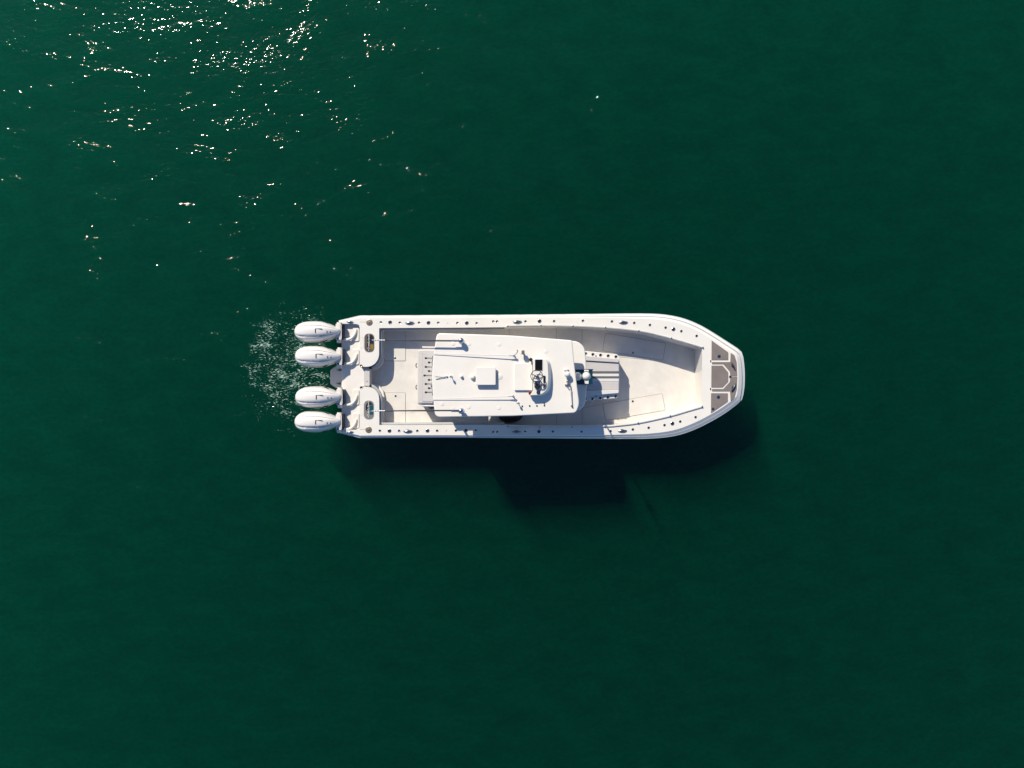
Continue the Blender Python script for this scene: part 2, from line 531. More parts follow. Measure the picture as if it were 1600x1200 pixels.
hatch([(941.6, 631.2), (1034.8, 614.8), (1039.6, 641), (946.3, 657.2)], (988.6, 627), 2)
def seam(pts):
    s_ = MB(); strip(s_, pts, 0.35, SOLE + 0.002, 0.002); s_.build("sole_seam", M['seam'], sole, smooth=0)
for x, ya, yb in ((795.5, 512, 560), (869.5, 512, 552), (909.5, 512, 552), (869.5, 628, 664), (909.5, 626, 664), (795.5, 630, 664)):
    seam([(x, ya), (x, yb)])
seam([(968, 557.6), (1010, 562)])
seam([(900, 640), (941.6, 631.2)])
# round inspection plates
for x, y in ((645, 537.5), (645, 641)):
    c_ = P(x, y, SOLE)
    mb = MB(); mb.lathe(c_, [(0.085, -0.003), (0.085, 0.006), (0.075, 0.008)], 20)
    mb.build("inspection_plate", M['deck'], sole)
# toe-kick step along the transom blocks
for pts in ([(594, 512.5), (600.2, 512.5), (600.2, 560)] + catmull([(600.2, 560), (597.5, 568), (591.5, 575), (584, 578.5), (575, 579.5)], 2) + [(575, 573), (594, 560)],
            [(594, 663.5), (600.2, 663.5), (600.2, 618)] + catmull([(600.2, 618), (598, 609.5), (592.5, 603), (586, 600.5), (578, 599.6)], 2) + [(577, 604.5), (594, 616)]):
    mb = MB(); mb.prism(pts, SOLE - 0.02, SOLE + 0.11)
    mb.build("toe_step", M['gel'], sole, bevel=0.012, smooth=25)
# coaming bolster pads
for pts in (catmull([(788, 513.2), (700, 513.9), (620, 514.3), (598, 514.3)], 12) + catmull([(595.2, 517), (595.2, 552), (593.5, 561), (588, 569.5), (581, 574.2), (572.5, 575.6)], 4),
            catmull([(788, 661.6), (700, 661.9), (620, 662.3), (598, 662.3)], 12) + catmull([(595.4, 660), (595.4, 625), (593.8, 615), (588, 607), (581, 603), (574, 602.2)], 4)):
    mb = MB(); mb.tube([P(x, y, zg(x) - 0.13) for x, y in pts], 0.047, 8)
    mb.build("coaming_bolster", M['bolster'], cap_o, smooth=70)

# grab rails along the bow coaming, with brackets
for line, posts in ((catmull([(791, 508.8), (845, 508.2), (900, 509.2), (945, 511.4), (980, 514.4), (1010, 518.7), (1045, 527.3), (1075, 535.8), (1099, 543.0)], 8),
                     [(793, 509), (845, 508.4), (895, 509.2), (946, 511.6), (998, 516.9), (1049, 528.4), (1098, 543)]),
                    (catmull([(1098, 635.2), (1075, 641.8), (1047, 649.9), (1000, 660.3), (965, 664.8), (945, 666.2), (900, 667.2), (830, 666.9), (791, 666.4)], 8),
                     [(793, 666.4), (843, 667), (893.5, 667.2), (945, 666.2), (997, 660.9), (1047, 649.9), (1097, 635.4)])):
    mb = MB(); mb.tube([P(x, y, zg(x) + 0.035) for x, y in line], 0.013, 8)
    r_o = mb.build("grab_rail", M['rub'], cap_o, smooth=60)
    for x, y in posts:
        c_ = P(x, y, zg(x))
        mb = MB(); mb.lathe(c_, [(0.032, -0.004), (0.032, 0.008), (0.014, 0.015), (0.014, 0.03), (0.022, 0.036), (0.018, 0.052)], 10)
        mb.build("rail_bracket", M['steel'], r_o)

# rod holders let into the gunwale
def holder_mesh(r, name):
    mb_ = MB()
    seg = 18
    prof = [(r * 1.25, -0.004), (r * 1.25, 0.004), (r * 1.08, 0.009), (r * 0.92, 0.007), (r * 0.88, -0.002)]
    vs_, fs_ = [], []
    for q, h_ in prof:
        for k in range(seg):
            a = 2 * math.pi * k / seg
            vs_.append((math.cos(a) * q, math.sin(a) * q, h_))
    for i in range(len(prof) - 1):
        for k in range(seg):
            k2 = (k + 1) % seg
            fs_.append((i * seg + k, i * seg + k2, (i + 1) * seg + k2, (i + 1) * seg + k))
    mb_.add(vs_, fs_, 0)
    mb_.add([(math.cos(2 * math.pi * k / seg) * r * 0.9, math.sin(2 * math.pi * k / seg) * r * 0.9, 0.002) for k in range(seg)], [tuple(range(seg))], 1)
    return mb_.mesh(name, [M['steel'], M['black']])
small_h = holder_mesh(0.034, "rod_holder")
big_h = holder_mesh(0.050, "cup_holder")
port_small = [(595, 503.6), (624.6, 504.3), (654.7, 504.3), (684.6, 504.4), (714.7, 504.7), (744.7, 505), (821, 502.2), (865.8, 501.8), (910.8, 501.2), (956.2, 502.2),
              (991, 504.5), (1015.5, 507.7), (1040, 511.8), (1064.6, 517.4), (1088.5, 524.8), (770.7, 502.2), (776.6, 502.2)]
port_big = [(609.5, 503.6), (669.5, 504.4), (729.4, 504.7), (843, 501.8), (1052.3, 514.4)]
star_small = [(593.5, 673), (623.5, 673.2), (652, 673.2), (683, 673), (712.3, 672.7), (743.5, 672.2), (820.5, 674.4), (863.8, 674.5), (908.8, 674.7), (954, 673.7),
              (988.8, 671), (1013.5, 668.3), (1038.3, 664.2), (1062.8, 658.6), (1086.8, 651.7), (770.7, 675), (776.8, 675)]
star_big = [(608.5, 673.2), (668, 673), (728, 672.5), (842, 674.3), (1050.7, 661.8)]
for x, y in port_small + star_small + [(564.3, 571.4), (564.3, 605.6)]:
    place("rod_holder", small_h, P(x, y, zg(x) + 0.003), cap_o)
for x, y in port_big + star_big:
    place("cup_holder", big_h, P(x, y, zg(x) + 0.003), cap_o)
for x, y in ((699.5, 504.7), (697.5, 673)):
    mb = MB(); mb.lathe(P(x, y, zg(x)), [(0.012, -0.002), (0.012, 0.006)], 8); mb.build("drain_plug", M['dsteel'], cap_o)
# bronze fuel caps
for x, y in ((577.2, 503.7), (576, 671.4)):
    c_ = P(x, y, zg(x))
    mb = MB(); mb.lathe(c_, [(0.105, -0.003), (0.105, 0.008), (0.09, 0.014), (0.05, 0.014), (0.045, 0.008), (0.03, 0.008)], 24)
    f_o = mb.build("fuel_cap", M['tan'], cap_o)
    mb = MB(); mb.lathe(c_ + Vector((0.0, 0, 0.01)), [(0.028, 0), (0.028, 0.012), (0.015, 0.02)], 12); mb.build("cap_key", M['dsteel'], f_o)
    strip_mb = MB(); strip(strip_mb, [(562.5, y - 0.6), (571.5, y - 0.6)], 0.3, zg(565) + 0.001, 0.002); strip_mb.build("moulding_seam", M['seam'], cap_o, smooth=0)

# cleats
def cleat_mesh(L_=0.29):
    mb_ = MB()
    path = [(-L_ / 2, 0, 0.03), (-L_ * 0.36, 0, 0.042), (-L_ * 0.15, 0, 0.05), (L_ * 0.15, 0, 0.05), (L_ * 0.36, 0, 0.042), (L_ / 2, 0, 0.03)]
    mb_.tube(path, [0.008, 0.018, 0.026, 0.026, 0.018, 0.008], 8)
    for x in (-0.045, 0.045):
        mb_.lathe((x, 0, 0), [(0.03, -0.002), (0.022, 0.01), (0.016, 0.045)], 10)
    mb_.lathe((0, 0, 0), [(0.045, -0.002), (0.04, 0.008)], 14, sx=1.6)
    return mb_.mesh("cleat", M['dsteel'])
cm = cleat_mesh()
for x, y, a in ((640, 504.0, 4), (808, 502.4, 3), (973.5, 503.2, 0), (637, 673.2, 3), (807, 674.4, 0), (972, 672.6, 2), (547, 502.8, -2), (547, 674.7, 2), (1145.3, 572, -62), (1145.6, 605.2, 62)):
    o_ = place("cleat", cm, P(x, y, zg(x) + (0.014 if x > 1100 else 0)), cap_o, R(a), 0.75 if x < 560 else 1.0)

# foredeck pads, each separate
pads = [
    [(1112, 532.0), (1138, 550.6), (1138, 562.5), (1111.8, 562.5)],
    [(1111.8, 571.2), (1129, 571.2), (1138, 582), (1138, 596.3), (1129, 605.3), (1111.5, 605.3)],
    [(1112.5, 565.6), (1141.2, 565.6), (1141.8, 551.3), (1147.6, 555), (1151, 565.5), (1152, 587.2), (1141.2, 587.2), (1140.4, 580.6), (1130.2, 568.9), (1112.5, 568.9)],
    [(1112.5, 607.7), (1130.2, 607.7), (1140.4, 596.8), (1141.2, 588.2), (1152, 588.2), (1151.2, 608), (1147.8, 621), (1141.8, 626.6), (1140.8, 611.3), (1112.5, 611.3)],
    [(1111.2, 614.3), (1137.3, 614.5), (1137.3, 627.6), (1111, 645.6)],
]
for pd in pads:
    mb = MB(); mb.prism(rounded(pd, 0.7, 2), lambda x: zg(x) - 0.004, lambda x: zg(x) + 0.013)
    mb.build("foredeck_pad", M['pad'], cap_o, smooth=0)
for x, y, r in ((1123.5, 556.8, 0.042), (1122.5, 620.5, 0.042), (1114, 639, 0.034), (1141, 588.6, 0.03)):
    c_ = P(x, y, zg(x) + 0.013)
    mb = MB(); mb.lathe(c_, [(r * 1.35, -0.004), (r * 1.35, 0.006), (r, 0.008)], 16, 0); mb.lathe(c_, [(r * 0.75, 0.004), (r * 0.75, 0.011)], 14, 1)
    mb.build("pull_latch", [M['steel'], M['black']], cap_o)
# forward bulkhead step of the bow cockpit
mb = MB(); mb.prism([(1094, 546), (1101, 541), (1101, 635), (1094, 631)], SOLE - 0.02, 1.02)
mb.build("bow_step", M['vinyl'], sole, bevel=0.02)
for x, y in ((1110.3, 564), (1110, 607.4)):
    mb = MB(); mb.box(P(x, y, zg(x) + 0.01), (0.03, 0.06, 0.025)); mb.build("hatch_hinge", M['steel'], cap_o)

# ---- transom: engine well floor, walkway, platform, gate, livewells
mb = MB(); mb.prism([(534, 503.5), (564, 503.5), (564, 574), (572, 574), (572, 604), (564, 604), (564, 674.5), (534, 674.5)], 0.40, 0.95)
well = mb.build("engine_well", M['gel'], boat, bevel=0.02)
for y0, y1 in ((516, 529.5), (550, 566), (613, 629), (650, 665)):     # raised rigging boots
    mb = MB(); mb.prism(rect(551, y0 - 5, 561, y1 + 4, 3), 0.94, 0.985)
    mb.build("rigging_boot", M['gel'], well, bevel=0.02)
mb = MB(); mb.prism(rounded([(516, 578.5), (525, 571.3), (543, 571.3), (547, 580), (547, 598), (543, 606.3), (525, 606.3), (516, 600)], 2), 0.50, 0.66)
plat = mb.build("swim_platform", M['gel'], boat, bevel=0.02)
for y in (578.4, 599.3):
    place("cleat", cm, P(531, y, 0.66), plat, 0, 0.78)
mb = MB(); mb.prism(rect(568.3, 575, 577.6, 602.8, 0.5), SOLE - 0.02, 0.98)
gate = mb.build("transom_gate", M['vinyl'], boat, bevel=0.015)
for y in (574.6, 603):
    mb = MB(); mb.lathe(P(579, y, 1.0), [(0.05, -0.12), (0.05, 0.0), (0.04, 0.02)], 12); mb.build("gate_latch", M['black'], gate)
mb = MB(); mb.lathe(P(573, 595.6, 0.985), [(0.014, -0.004), (0.014, 0.012)], 8); mb.build("latch_pin", M['dsteel'], gate)
def pill(x0, y0, x1, y1): return rounded([(x0, y0), (x1, y0), (x1, y1), (x0, y1)], (x1 - x0) / 2 - 0.05, 8)
zb = zg(577)
for (x0, y0, x1, y1), base, patches in (
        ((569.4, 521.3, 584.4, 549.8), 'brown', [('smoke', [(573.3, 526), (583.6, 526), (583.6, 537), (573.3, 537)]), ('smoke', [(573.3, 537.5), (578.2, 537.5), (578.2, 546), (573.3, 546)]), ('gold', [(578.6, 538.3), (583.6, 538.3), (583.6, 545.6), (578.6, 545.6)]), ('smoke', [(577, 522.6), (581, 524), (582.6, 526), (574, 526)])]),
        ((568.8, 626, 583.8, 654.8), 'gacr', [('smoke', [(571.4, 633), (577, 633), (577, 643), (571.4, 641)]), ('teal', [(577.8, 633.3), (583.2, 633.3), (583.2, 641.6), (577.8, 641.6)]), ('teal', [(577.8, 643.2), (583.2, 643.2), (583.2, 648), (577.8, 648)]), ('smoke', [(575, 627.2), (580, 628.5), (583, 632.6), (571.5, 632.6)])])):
    mb = MB(); mb.prism(pill(x0 - 0.7, y0 - 0.7, x1 + 0.7, y1 + 0.7), zb - 0.004, zb + 0.006)
    lid = mb.build("livewell_lid", M['rub'], cap_o, bevel=0.002)
    mb = MB(); mb.prism(pill(x0, y0, x1, y1), zb - 0.002, zb + 0.012)
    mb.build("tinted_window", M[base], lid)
    for q, pts in patches:  # colour patches stand for things in the livewell seen through the acrylic
        mb = MB(); mb.prism(rounded(pts, 0.6, 3), zb + 0.004, zb + 0.016); mb.build("seen_through_patch", M[q], lid, smooth=0)
    # white script down the middle of the window
    xc = (x0 + x1) / 2 - 0.6
    for gi in range(8):
        ya = y1 - 2.4 - gi * (y1 - y0 - 4.6) / 7.4
        amp = (1.3, 2.3, 1.6, 2.5, 1.4, 2.4, 1.1, 1.5)[gi]
        pts = [P(xc + 0.9 - amp * (0.5 + 0.5 * math.sin(t * 5.6 + gi)), ya - t * 2.9 + 0.8 * math.sin(t * 6.2 + gi * 2), zb + 0.019) for t in [q_ / 9 for q_ in range(10)]]
        mb = MB(); mb.tube(pts, 0.009, 5); mb.build("script_letter", M['vinylw'], lid)
    strip_mb = MB()
    yc = (y0 + y1) / 2
    strip(strip_mb, [(562.6, yc - 8), (567.5, yc - 8), (568, yc - 7), (568, yc + 7), (567.5, yc + 8), (562.6, yc + 8)], 0.22, zb + 0.001, 0.002)
    strip_mb.build("moulding_seam", M['rub'], cap_o, smooth=0)

# ---- outboard motors
kE = K(1.15)
stations = [(0.0, 0.8, 1.42, 1.30), (0.8, 6.4, 1.50, 1.16), (3.0, 10.4, 1.56, 1.08), (7, 13.6, 1.625, 1.02), (13, 15.9, 1.68, 0.98), (21, 17.0, 1.72, 0.96), (31, 17.2, 1.735, 0.95), (40, 16.6, 1.725, 0.95),
            (48, 14.6, 1.69, 0.96), (55, 11.8, 1.63, 0.98), (61, 8.8, 1.55, 1.02), (66, 6.0, 1.46, 1.08), (70, 3.4, 1.38, 1.16)]
sec = [(0.0, 1.0), (0.16, 0.998), (0.30, 0.985), (0.375, 0.965), (0.42, 0.905), (0.49, 0.885), (0.55, 0.905), (0.70, 0.86), (0.83, 0.76), (0.93, 0.60), (0.985, 0.42), (1.0, 0.26), (0.97, 0.10), (0.86, 0.0)]
def cowl_mesh():
    mb_ = MB()
    full = [(-u, v) for u, v in reversed(sec)] + sec[1:]
    ns = len(full)
    vs_ = []
    for x, w, zt, zl in stations:
        gr = max(0.0, min(1.0, (x - 3) / 8.0)) * max(0.0, min(1.0, (68 - x) / 14.0))
        for u, v in full:
            au = abs(u)
            vv = v
            if 0.36 < au < 0.6:
                vv = (1 - gr) * (0.975 - (au - 0.36) * 0.29) + gr * v
            vs_.append((x * kE, u * w * kE, zl + (zt - zl) * vv - 1.35))
    fs_ = []
    for i in range(len(stations) - 1):
        for j in range(ns - 1):
            fs_.append((i * ns + j, i * ns + j + 1, (i + 1) * ns + j + 1, (i + 1) * ns + j))
        fs_.append((i * ns + ns - 1, i * ns, (i + 1) * ns, (i + 1) * ns + ns - 1))
    fs_.append(tuple(reversed(range(ns))))
    e_ = (len(stations) - 1) * ns
    fs_.append(tuple(range(e_, e_ + ns)))
    mb_.add(vs_, [tuple(reversed(f)) for f in fs_])
    return mb_.mesh("outboard_motor", M['cowl'], 60)
cowl = cowl_mesh()
def rel(px, py, z):             # px offsets from the motor's aft tip and centre line
    return Vector((px * kE, -py * kE, z - 1.35))
parts = []
def part_mesh(name, fn, mats, smooth=40):
    mb_ = MB(); fn(mb_); parts.append((name, mb_.mesh(name, mats, smooth)))
part_mesh("clamp_bracket", lambda b: (b.box(rel(67, 0.3, 1.12), (0.17, 0.50, 0.46)), b.box(rel(70.6, 0.3, 0.9), (0.05, 0.44, 0.9))), M['cowl'])
def tilt(b):
    b.tube([rel(67.5, -14.5, 1.25), rel(67.5, -9.5, 1.25)], 0.085, 14)
def tilt2(b):
    b.tube([rel(66.5, 11.5, 1.22), rel(66.5, 17.5, 1.22)], 0.075, 14)
part_mesh("tilt_cylinder", tilt, M['cowl'], 50)
part_mesh("tilt_cylinder", tilt2, M['cowl'], 50)
part_mesh("gap_strip", lambda b: b.box(rel(72.3, 0.5, 1.0), (0.042, 0.50, 0.56)), M['black'])  # painted black strip in place of the dark gap between bracket and transom
part_mesh("midsection", lambda b: (b.box(rel(48, 0, 0.55), (0.42, 0.30, 0.9)), b.box(rel(46, 0, -0.15), (0.34, 0.16, 0.9)), b.tube([rel(28, 0, -0.55), rel(60, 0, -0.55)], [0.09, 0.12], 12)), M['cowl'])
def slot(b):
    b.box(rel(36.4, -0.2, 1.733), (0.022, 0.125, 0.02))
    b.box(rel(41.5, -3.2, 1.722), (0.20, 0.014, 0.016))
part_mesh("latch_slot", slot, M['black'], 0)
def dots(b):
    b.lathe(rel(57.5, 1.3, 1.575), [(0.02, -0.02), (0.02, 0.03)], 10)
part_mesh("cowl_badge", dots, M['black'], 0)
part_mesh("cowl_mark", lambda b: b.box(rel(53.0, 0.2, 1.645), (0.02, 0.022, 0.03)), M['black'], 0)
part_mesh("cowl_mark", lambda b: b.box(rel(53.0, 1.9, 1.64), (0.02, 0.022, 0.03)), M['black'], 0)
def vent1(b):
    b.tube([rel(43.5, -15.3, 1.37), rel(48, -14.3, 1.395), rel(52.5, -12.1, 1.40)], [0.006, 0.02, 0.006], 6)
def vent2(b):
    b.tube([rel(41, 16.0, 1.37), rel(46, 15.1, 1.39), rel(51.5, 12.7, 1.40)], [0.006, 0.02, 0.006], 6)
part_mesh("air_vent", vent1, M['black'], 0)
part_mesh("air_vent", vent2, M['black'], 0)
def latch(b):
    b.box(rel(66, 11.0, 1.36), (0.05, 0.05, 0.04))
part_mesh("hose_clamp", latch, M['black'], 0)
for i, (ex, ey) in enumerate(((461.3, 518.6), (462.2, 556.6), (462.6, 620.8), (461.6, 658.8))):
    mo = place("outboard_motor", cowl, P(ex, ey, 1.27), boat, R((0.5, -0.7, 0.6, -0.3)[i]))
    mo["label"] = ["port outer white outboard motor", "port inner white outboard motor", "starboard inner white outboard motor", "starboard outer white outboard motor"][i]
    for nm, me in parts:
        place(nm, me, (0, 0, 0), mo)
    # rigging hose from the motor to the transom
    ys = ey + 11.2
    path = catmull([tuple(P(ex + 66, ys, 1.08)), tuple(P(ex + 75, ys + 0.8, 1.07)), tuple(P(ex + 84, ys + 0.4, 1.05)), tuple(P(ex + 90, ys - 3.5, 1.03)), tuple(P(ex + 93.5, ys - 9, 1.01)), tuple(P(ex + 95, ys - 15, 0.98))], 0.06)
    mb = MB(); mb.tube(path, 0.047, 10); mb.build("rigging_hose", M['gel'], well, smooth=70)

# ---- leaning post with tackle station
mb = MB(); mb.prism(rect(652.4, 546.5, 690, 632.5, 4), SOLE, 1.34)
tack = mb.build("tackle_station", M['vinyl'], boat, bevel=0.03)
mb = MB(); mb.prism(rect(660.5, 552, 690, 627.5, 1), 1.33, 1.352)
mb.build("tackle_tray", M['vinyl'], tack, bevel=0.004)
mb = MB(); strip(mb, [(690, 552), (660.5, 552), (660.5, 627.5), (690, 627.5)], 0.25, 1.343, 0.003); mb.build("tray_seam", M['seam'], tack, smooth=0)
for i, y in enumerate((560, 566.6, 573.5, 580, 586.8, 593.6, 600, 606.6, 613)):
    L_ = 0.12 + 0.10 * (i % 2 == 0) + 0.04 * (i == 4)
    a = P(676.5, y, 1.52)
    mb = MB(); mb.tube([a + Vector((-L_, 0, 0.16)), a + Vector((0.02, 0, -0.05))], 0.024, 10)
    mb.tube([a + Vector((-L_ - 0.005, 0, 0.166)), a + Vector((-L_ + 0.03, 0, 0.14))], 0.032, 10, 1)
    mb.build("rocket_launcher", [M['steel'], M['black']], tack)
mb = MB(); mb.tube([P(676, 556, 1.44), P(676, 618, 1.44)], 0.02, 8); mb.build("launcher_bar", M['steel'], tack)
for y in (571, 605):
    mb = MB(); mb.tube([P(651.8, y - 3.5, 1.15), P(650.2, y - 2, 1.15), P(649.9, y, 1.15), P(650.2, y + 2, 1.15), P(651.8, y + 3.5, 1.15)], 0.016, 8); mb.build("door_handle", M['dsteel'], tack)
for y0, x0 in ((542.6, 660), (634, 660)):
    mb = MB(); mb.tube(catmull([tuple(P(x0, y0, 1.30)), tuple(P(x0 + 6, y0 + 0.2, 1.32)), tuple(P(x0 + 14, y0 + 0.3, 1.32)), tuple(P(x0 + 30, y0 + 0.3, 1.30))], 0.1), 0.028, 8); mb.build("side_grab_bar", M['vinylw'], tack, smooth=60)

# ---- console below the hardtop
ROOF = 2.95
mb = MB(); mb.prism(rounded([(745, 556), (880, 552), (880, 626), (745, 622)], 5), SOLE, 1.65)
cons = mb.build("helm_console", M['gel'], boat, bevel=0.04)
mb = MB(); mb.prism(rect(705, 560, 728, 618, 3), SOLE, 1.12); mb.build("helm_seat", M['vinylw'], cons, bevel=0.03)
# raised brow of the console, ahead of the roof edge
ZB = ROOF - 0.69
mb = MB(); mb.prism(rounded([(860, 532.5), (902, 532.8), (913.5, 542), (916.4, 570), (916.8, 603), (914.8, 630), (907, 641), (860, 642)], [2, 6, 8, 20, 20, 8, 6, 2], 6), ZB - 0.09, ZB)
brow = mb.build("console_brow", M['gel'], boat, bevel=0.03, bseg=3)
mb = MB(); mb.prism(rounded([(868, 556), (888, 556), (888, 622), (868, 622)], 3), 1.6, ZB - 0.08); mb.build("windshield", M['screen'], brow)
mb = MB(); mb.prism(rect(681, 551, 712, 628, 3), SOLE, 2.05); mb.build("leaning_post", M['vinylw'], boat, bevel=0.04)  # unseen under the hardtop; widened and raised to throw shade on the gunwale

# ---- forward lounge
ZL = SOLE + 0.66
mb = MB(); mb.prism(rounded([(905, 547.5), (964, 553.3), (968, 557.5), (968.4, 588), (967.6, 617), (963, 622.3), (905, 627)], [1, 2, 4, 20, 4, 2, 1]), SOLE, ZL)
lounge = mb.build("forward_lounge", M['gel'], boat, bevel=0.025)
cush = [((905, 560.2), (966.5, 566.4), 0.10, 'vinylw', 4, 565.0), ]
def cushion(pts, z0, z1, m_, nm="lounge_cushion", bev=0.03):
    mb_ = MB(); mb_.prism(rounded(pts, 1.0, 3), z0, z1)
    return mb_.build(nm, M[m_], lounge, bevel=bev, bseg=3)
cushion([(905, 554.8), (966.6, 561.0), (967, 566.6), (905, 562.8)], ZL - 0.02, ZL + 0.11, 'vinyl', "side_bolster")
cushion([(905, 562.9), (967, 566.8), (967.2, 580.6), (905, 580.6)], ZL - 0.02, ZL + 0.06, 'vinyl')
cushion([(905, 580.9), (967.2, 580.9), (967.2, 583.6), (905, 583.6)], ZL - 0.02, ZL + 0.05, 'grey', "dark_stripe", 0.006)
cushion([(905, 583.9), (967.2, 583.9), (967.2, 588.2), (905, 588.2)], ZL - 0.02, ZL + 0.06, 'vinylw', "white_stripe", 0.01)
cushion([(905, 588.5), (967.2, 588.5), (967.2, 591.2), (905, 591.2)], ZL - 0.02, ZL + 0.05, 'grey', "dark_stripe", 0.006)
cushion([(905, 591.5), (967.2, 591.5), (967.2, 596.2), (905, 596.2)], ZL - 0.02, ZL + 0.06, 'vinylw', "white_stripe", 0.01)
cushion([(905, 596.4), (967.2, 596.4), (967, 609.0), (905, 611)], ZL - 0.02, ZL + 0.06, 'vinyl')
cushion([(905, 611.2), (967, 609.2), (966.6, 614.4), (905, 619.4)], ZL - 0.02, ZL + 0.11, 'vinylw', "side_bolster")
for x, y in ((915, 552.6), (926.3, 553.8), (938.3, 554.9), (950.2, 556.0), (962.3, 557.4), (914.8, 624.0), (925.8, 623.2), (938, 622.2), (950, 620.9), (962.2, 619.4)):
    place("cup_holder", small_h, P(x, y, ZL + 0.003), lounge, 0, 1.2)
for x, y in ((931, 556.2), (931, 619.2)):
    mb = MB(); mb.lathe(P(x, y, ZL), [(0.02, 0), (0.02, 0.03)], 8); mb.build("snap_button", M['black'], lounge)

# ---- hardtop
roof_pts = rounded([(682.5, 520.2), (800, 524.3), (894, 531.6), (897.5, 570), (905.5, 632), (900, 645.3), (800, 650.2), (680, 652.0), (676.3, 620), (674.6, 588), (676.6, 560)], [7, 0, 3, 30, 7, 5, 0, 8, 30, 30, 30], 6)
mb = MB(); mb.prism(roof_pts, ROOF - 0.085, ROOF)
top_o = mb.build("hardtop", M['roof'], boat, bevel=0.03, bseg=3, smooth=30)
# legs of the hardtop
for x, y in ((752, 548), (752, 626), (872, 545), (872, 632), (690, 549), (690, 628)):
    a, b = P(x, y, SOLE), P(x, y, ROOF - 0.06)
    a = Vector((b.x, b.y, SOLE)) + Vector((0.12 if x > 800 else -0.05, 0, 0))
    m2 = MB(); m2.tube([a, b], 0.036, 8); m2.build("hardtop_leg", M['steel'], top_o)
for y in (546, 630):
    m2 = MB(); m2.tube([P(692, y, 2.6), P(752, y, 2.6), P(872, y, 2.6)], 0.025, 8); m2.build("leg_rail", M['steel'], top_o)
# round access plates
for x, y in ((708, 537), (732.7, 537.4), (779.6, 538), (852.5, 549), (900.5, 549.5), (690.6, 631), (732, 636), (779.5, 637.2), (707.3, 638.4), (780.4, 588)):
    r_ = 0.055 if x != 780.4 else 0.095
    if x > 895: continue
    m2 = MB(); m2.lathe(P(x, y, ROOF), [(r_, -0.003), (r_, 0.006), (r_ * 0.93, 0.009)], 20)
    m2.build("access_plate", M['roof'], top_o)
# instrument box
mb = MB()
base_c = P(759, 587.3, ROOF)
mb.lathe(base_c, [(0.16, 0), (0.14, 0.05), (0.14, 0.075)], 16)
mb.prism(rect(743.4, 573.4, 774.6, 601.6, 1.2, 3), ROOF + 0.07, ROOF + 0.14)
mb.build("instrument_box", M['roof'], top_o, bevel=0.012)
mb = MB(); mb.lathe(P(738.5, 589, ROOF), [(0.075, 0), (0.075, 0.05), (0.06, 0.085), (0.03, 0.1)], 16); mb.build("satellite_dome", M['roof'], top_o, smooth=60)
mb = MB(); mb.lathe(P(721, 588, ROOF), [(0.045, 0), (0.045, 0.05), (0.035, 0.08), (0.012, 0.095)], 14); mb.build("gps_puck", M['roof'], top_o, smooth=60)
def mast(x, y):
    m2 = MB(); c_ = P(x, y, ROOF)
    m2.lathe(c_, [(0.03, 0), (0.022, 0.012), (0.011, 0.02), (0.011, 0.13), (0.028, 0.15), (0.034, 0.185), (0.02, 0.22), (0.004, 0.235)], 12)
    m2.box(c_ + Vector((0, 0, 0.03)), (0.09, 0.02, 0.012))
    m2.build("nav_light", M['vinylw'], top_o)
mast(704.5, 587.5); mast(808.8, 628.6)
mb = MB(); mb.lathe(P(698.2, 588.2, ROOF), [(0.028, 0), (0.028, 0.03), (0.012, 0.045)], 10)
mb.tube([P(698, 587.8, ROOF + 0.05), P(679, 586.8, ROOF + 0.03)], 0.007, 5); mb.tube([P(698, 588.6, ROOF + 0.03), P(681.2, 592.6, ROOF + 0.012)], 0.008, 5, 1)
mb.build("whip_mount", [M['vinylw'], M['dsteel']], top_o)
# folded whip antennas
for (x0, y0), (x1, y1) in (((803.5, 555.8), (661, 552.0)), ((802, 619.0), (661, 624.2))):
    m2 = MB()
    m2.tube([P(x0, y0, ROOF + 0.115), P((x0 + x1) / 2, (y0 + y1) / 2, ROOF + 0.07), P(x1, y1, ROOF + 0.025)], [0.013, 0.010, 0.007], 6)
    an = m2.build("folded_antenna", M['vinylw'], top_o)
    m2 = MB(); c_ = P(x0, y0, ROOF)
    m2.lathe(c_, [(0.04, 0), (0.036, 0.015), (0.018, 0.03), (0.018, 0.1), (0.028, 0.11), (0.028, 0.14)], 12)
    m2.tube([c_ + Vector((-0.16, 0.0, 0.115)), c_ + Vector((0.04, 0, 0.12))], [0.016, 0.026], 8)
    m2.build("antenna_ratchet", M['steel'], an)
# outriggers laid aft over the cockpit
for y, ya in ((532.6, 531.6), (641.4, 642.0)):
    zz = ROOF + 0.20
    m2 = MB()
    m2.tube([P(718, y, zz + 0.01), P(660, (y * 2 + ya) / 3, zz + 0.0), P(601, ya, zz - 0.02)], [0.024, 0.022, 0.017], 8)
    og = m2.build("outrigger_pole", M['pole'], boat, smooth=60)
    m2 = MB(); m2.tube([P(601, ya, zz - 0.02), P(581, ya - (0.3 if y < 600 else 0), zz - 0.03)], [0.013, 0.008], 8)
    m2.build("pole_tip", M['vinylw'], og)
    for k, x in enumerate((600.5, 597, 594, 590.5, 587)):
        m2 = MB(); m2.tube([P(x - 0.7, ya, zz - 0.02), P(x + 0.7, ya, zz - 0.02)], 0.024, 8); m2.build("pole_ring", M['steel'] if k < 3 else M['dsteel'], og)
    m2 = MB(); c_ = P(721, y + 0.4, ROOF)
    m2.lathe(c_, [(0.085, 0), (0.08, 0.02), (0.05, 0.035), (0.05, 0.12), (0.08, 0.13), (0.085, 0.20), (0.06, 0.24), (0.02, 0.25)], 16)
    m2.tube([c_ + Vector((-0.28, 0.0, 0.205)), c_ + Vector((0.03, 0, 0.2))], 0.03, 8)
    m2.build("outrigger_base", M['steel'], og, smooth=50)
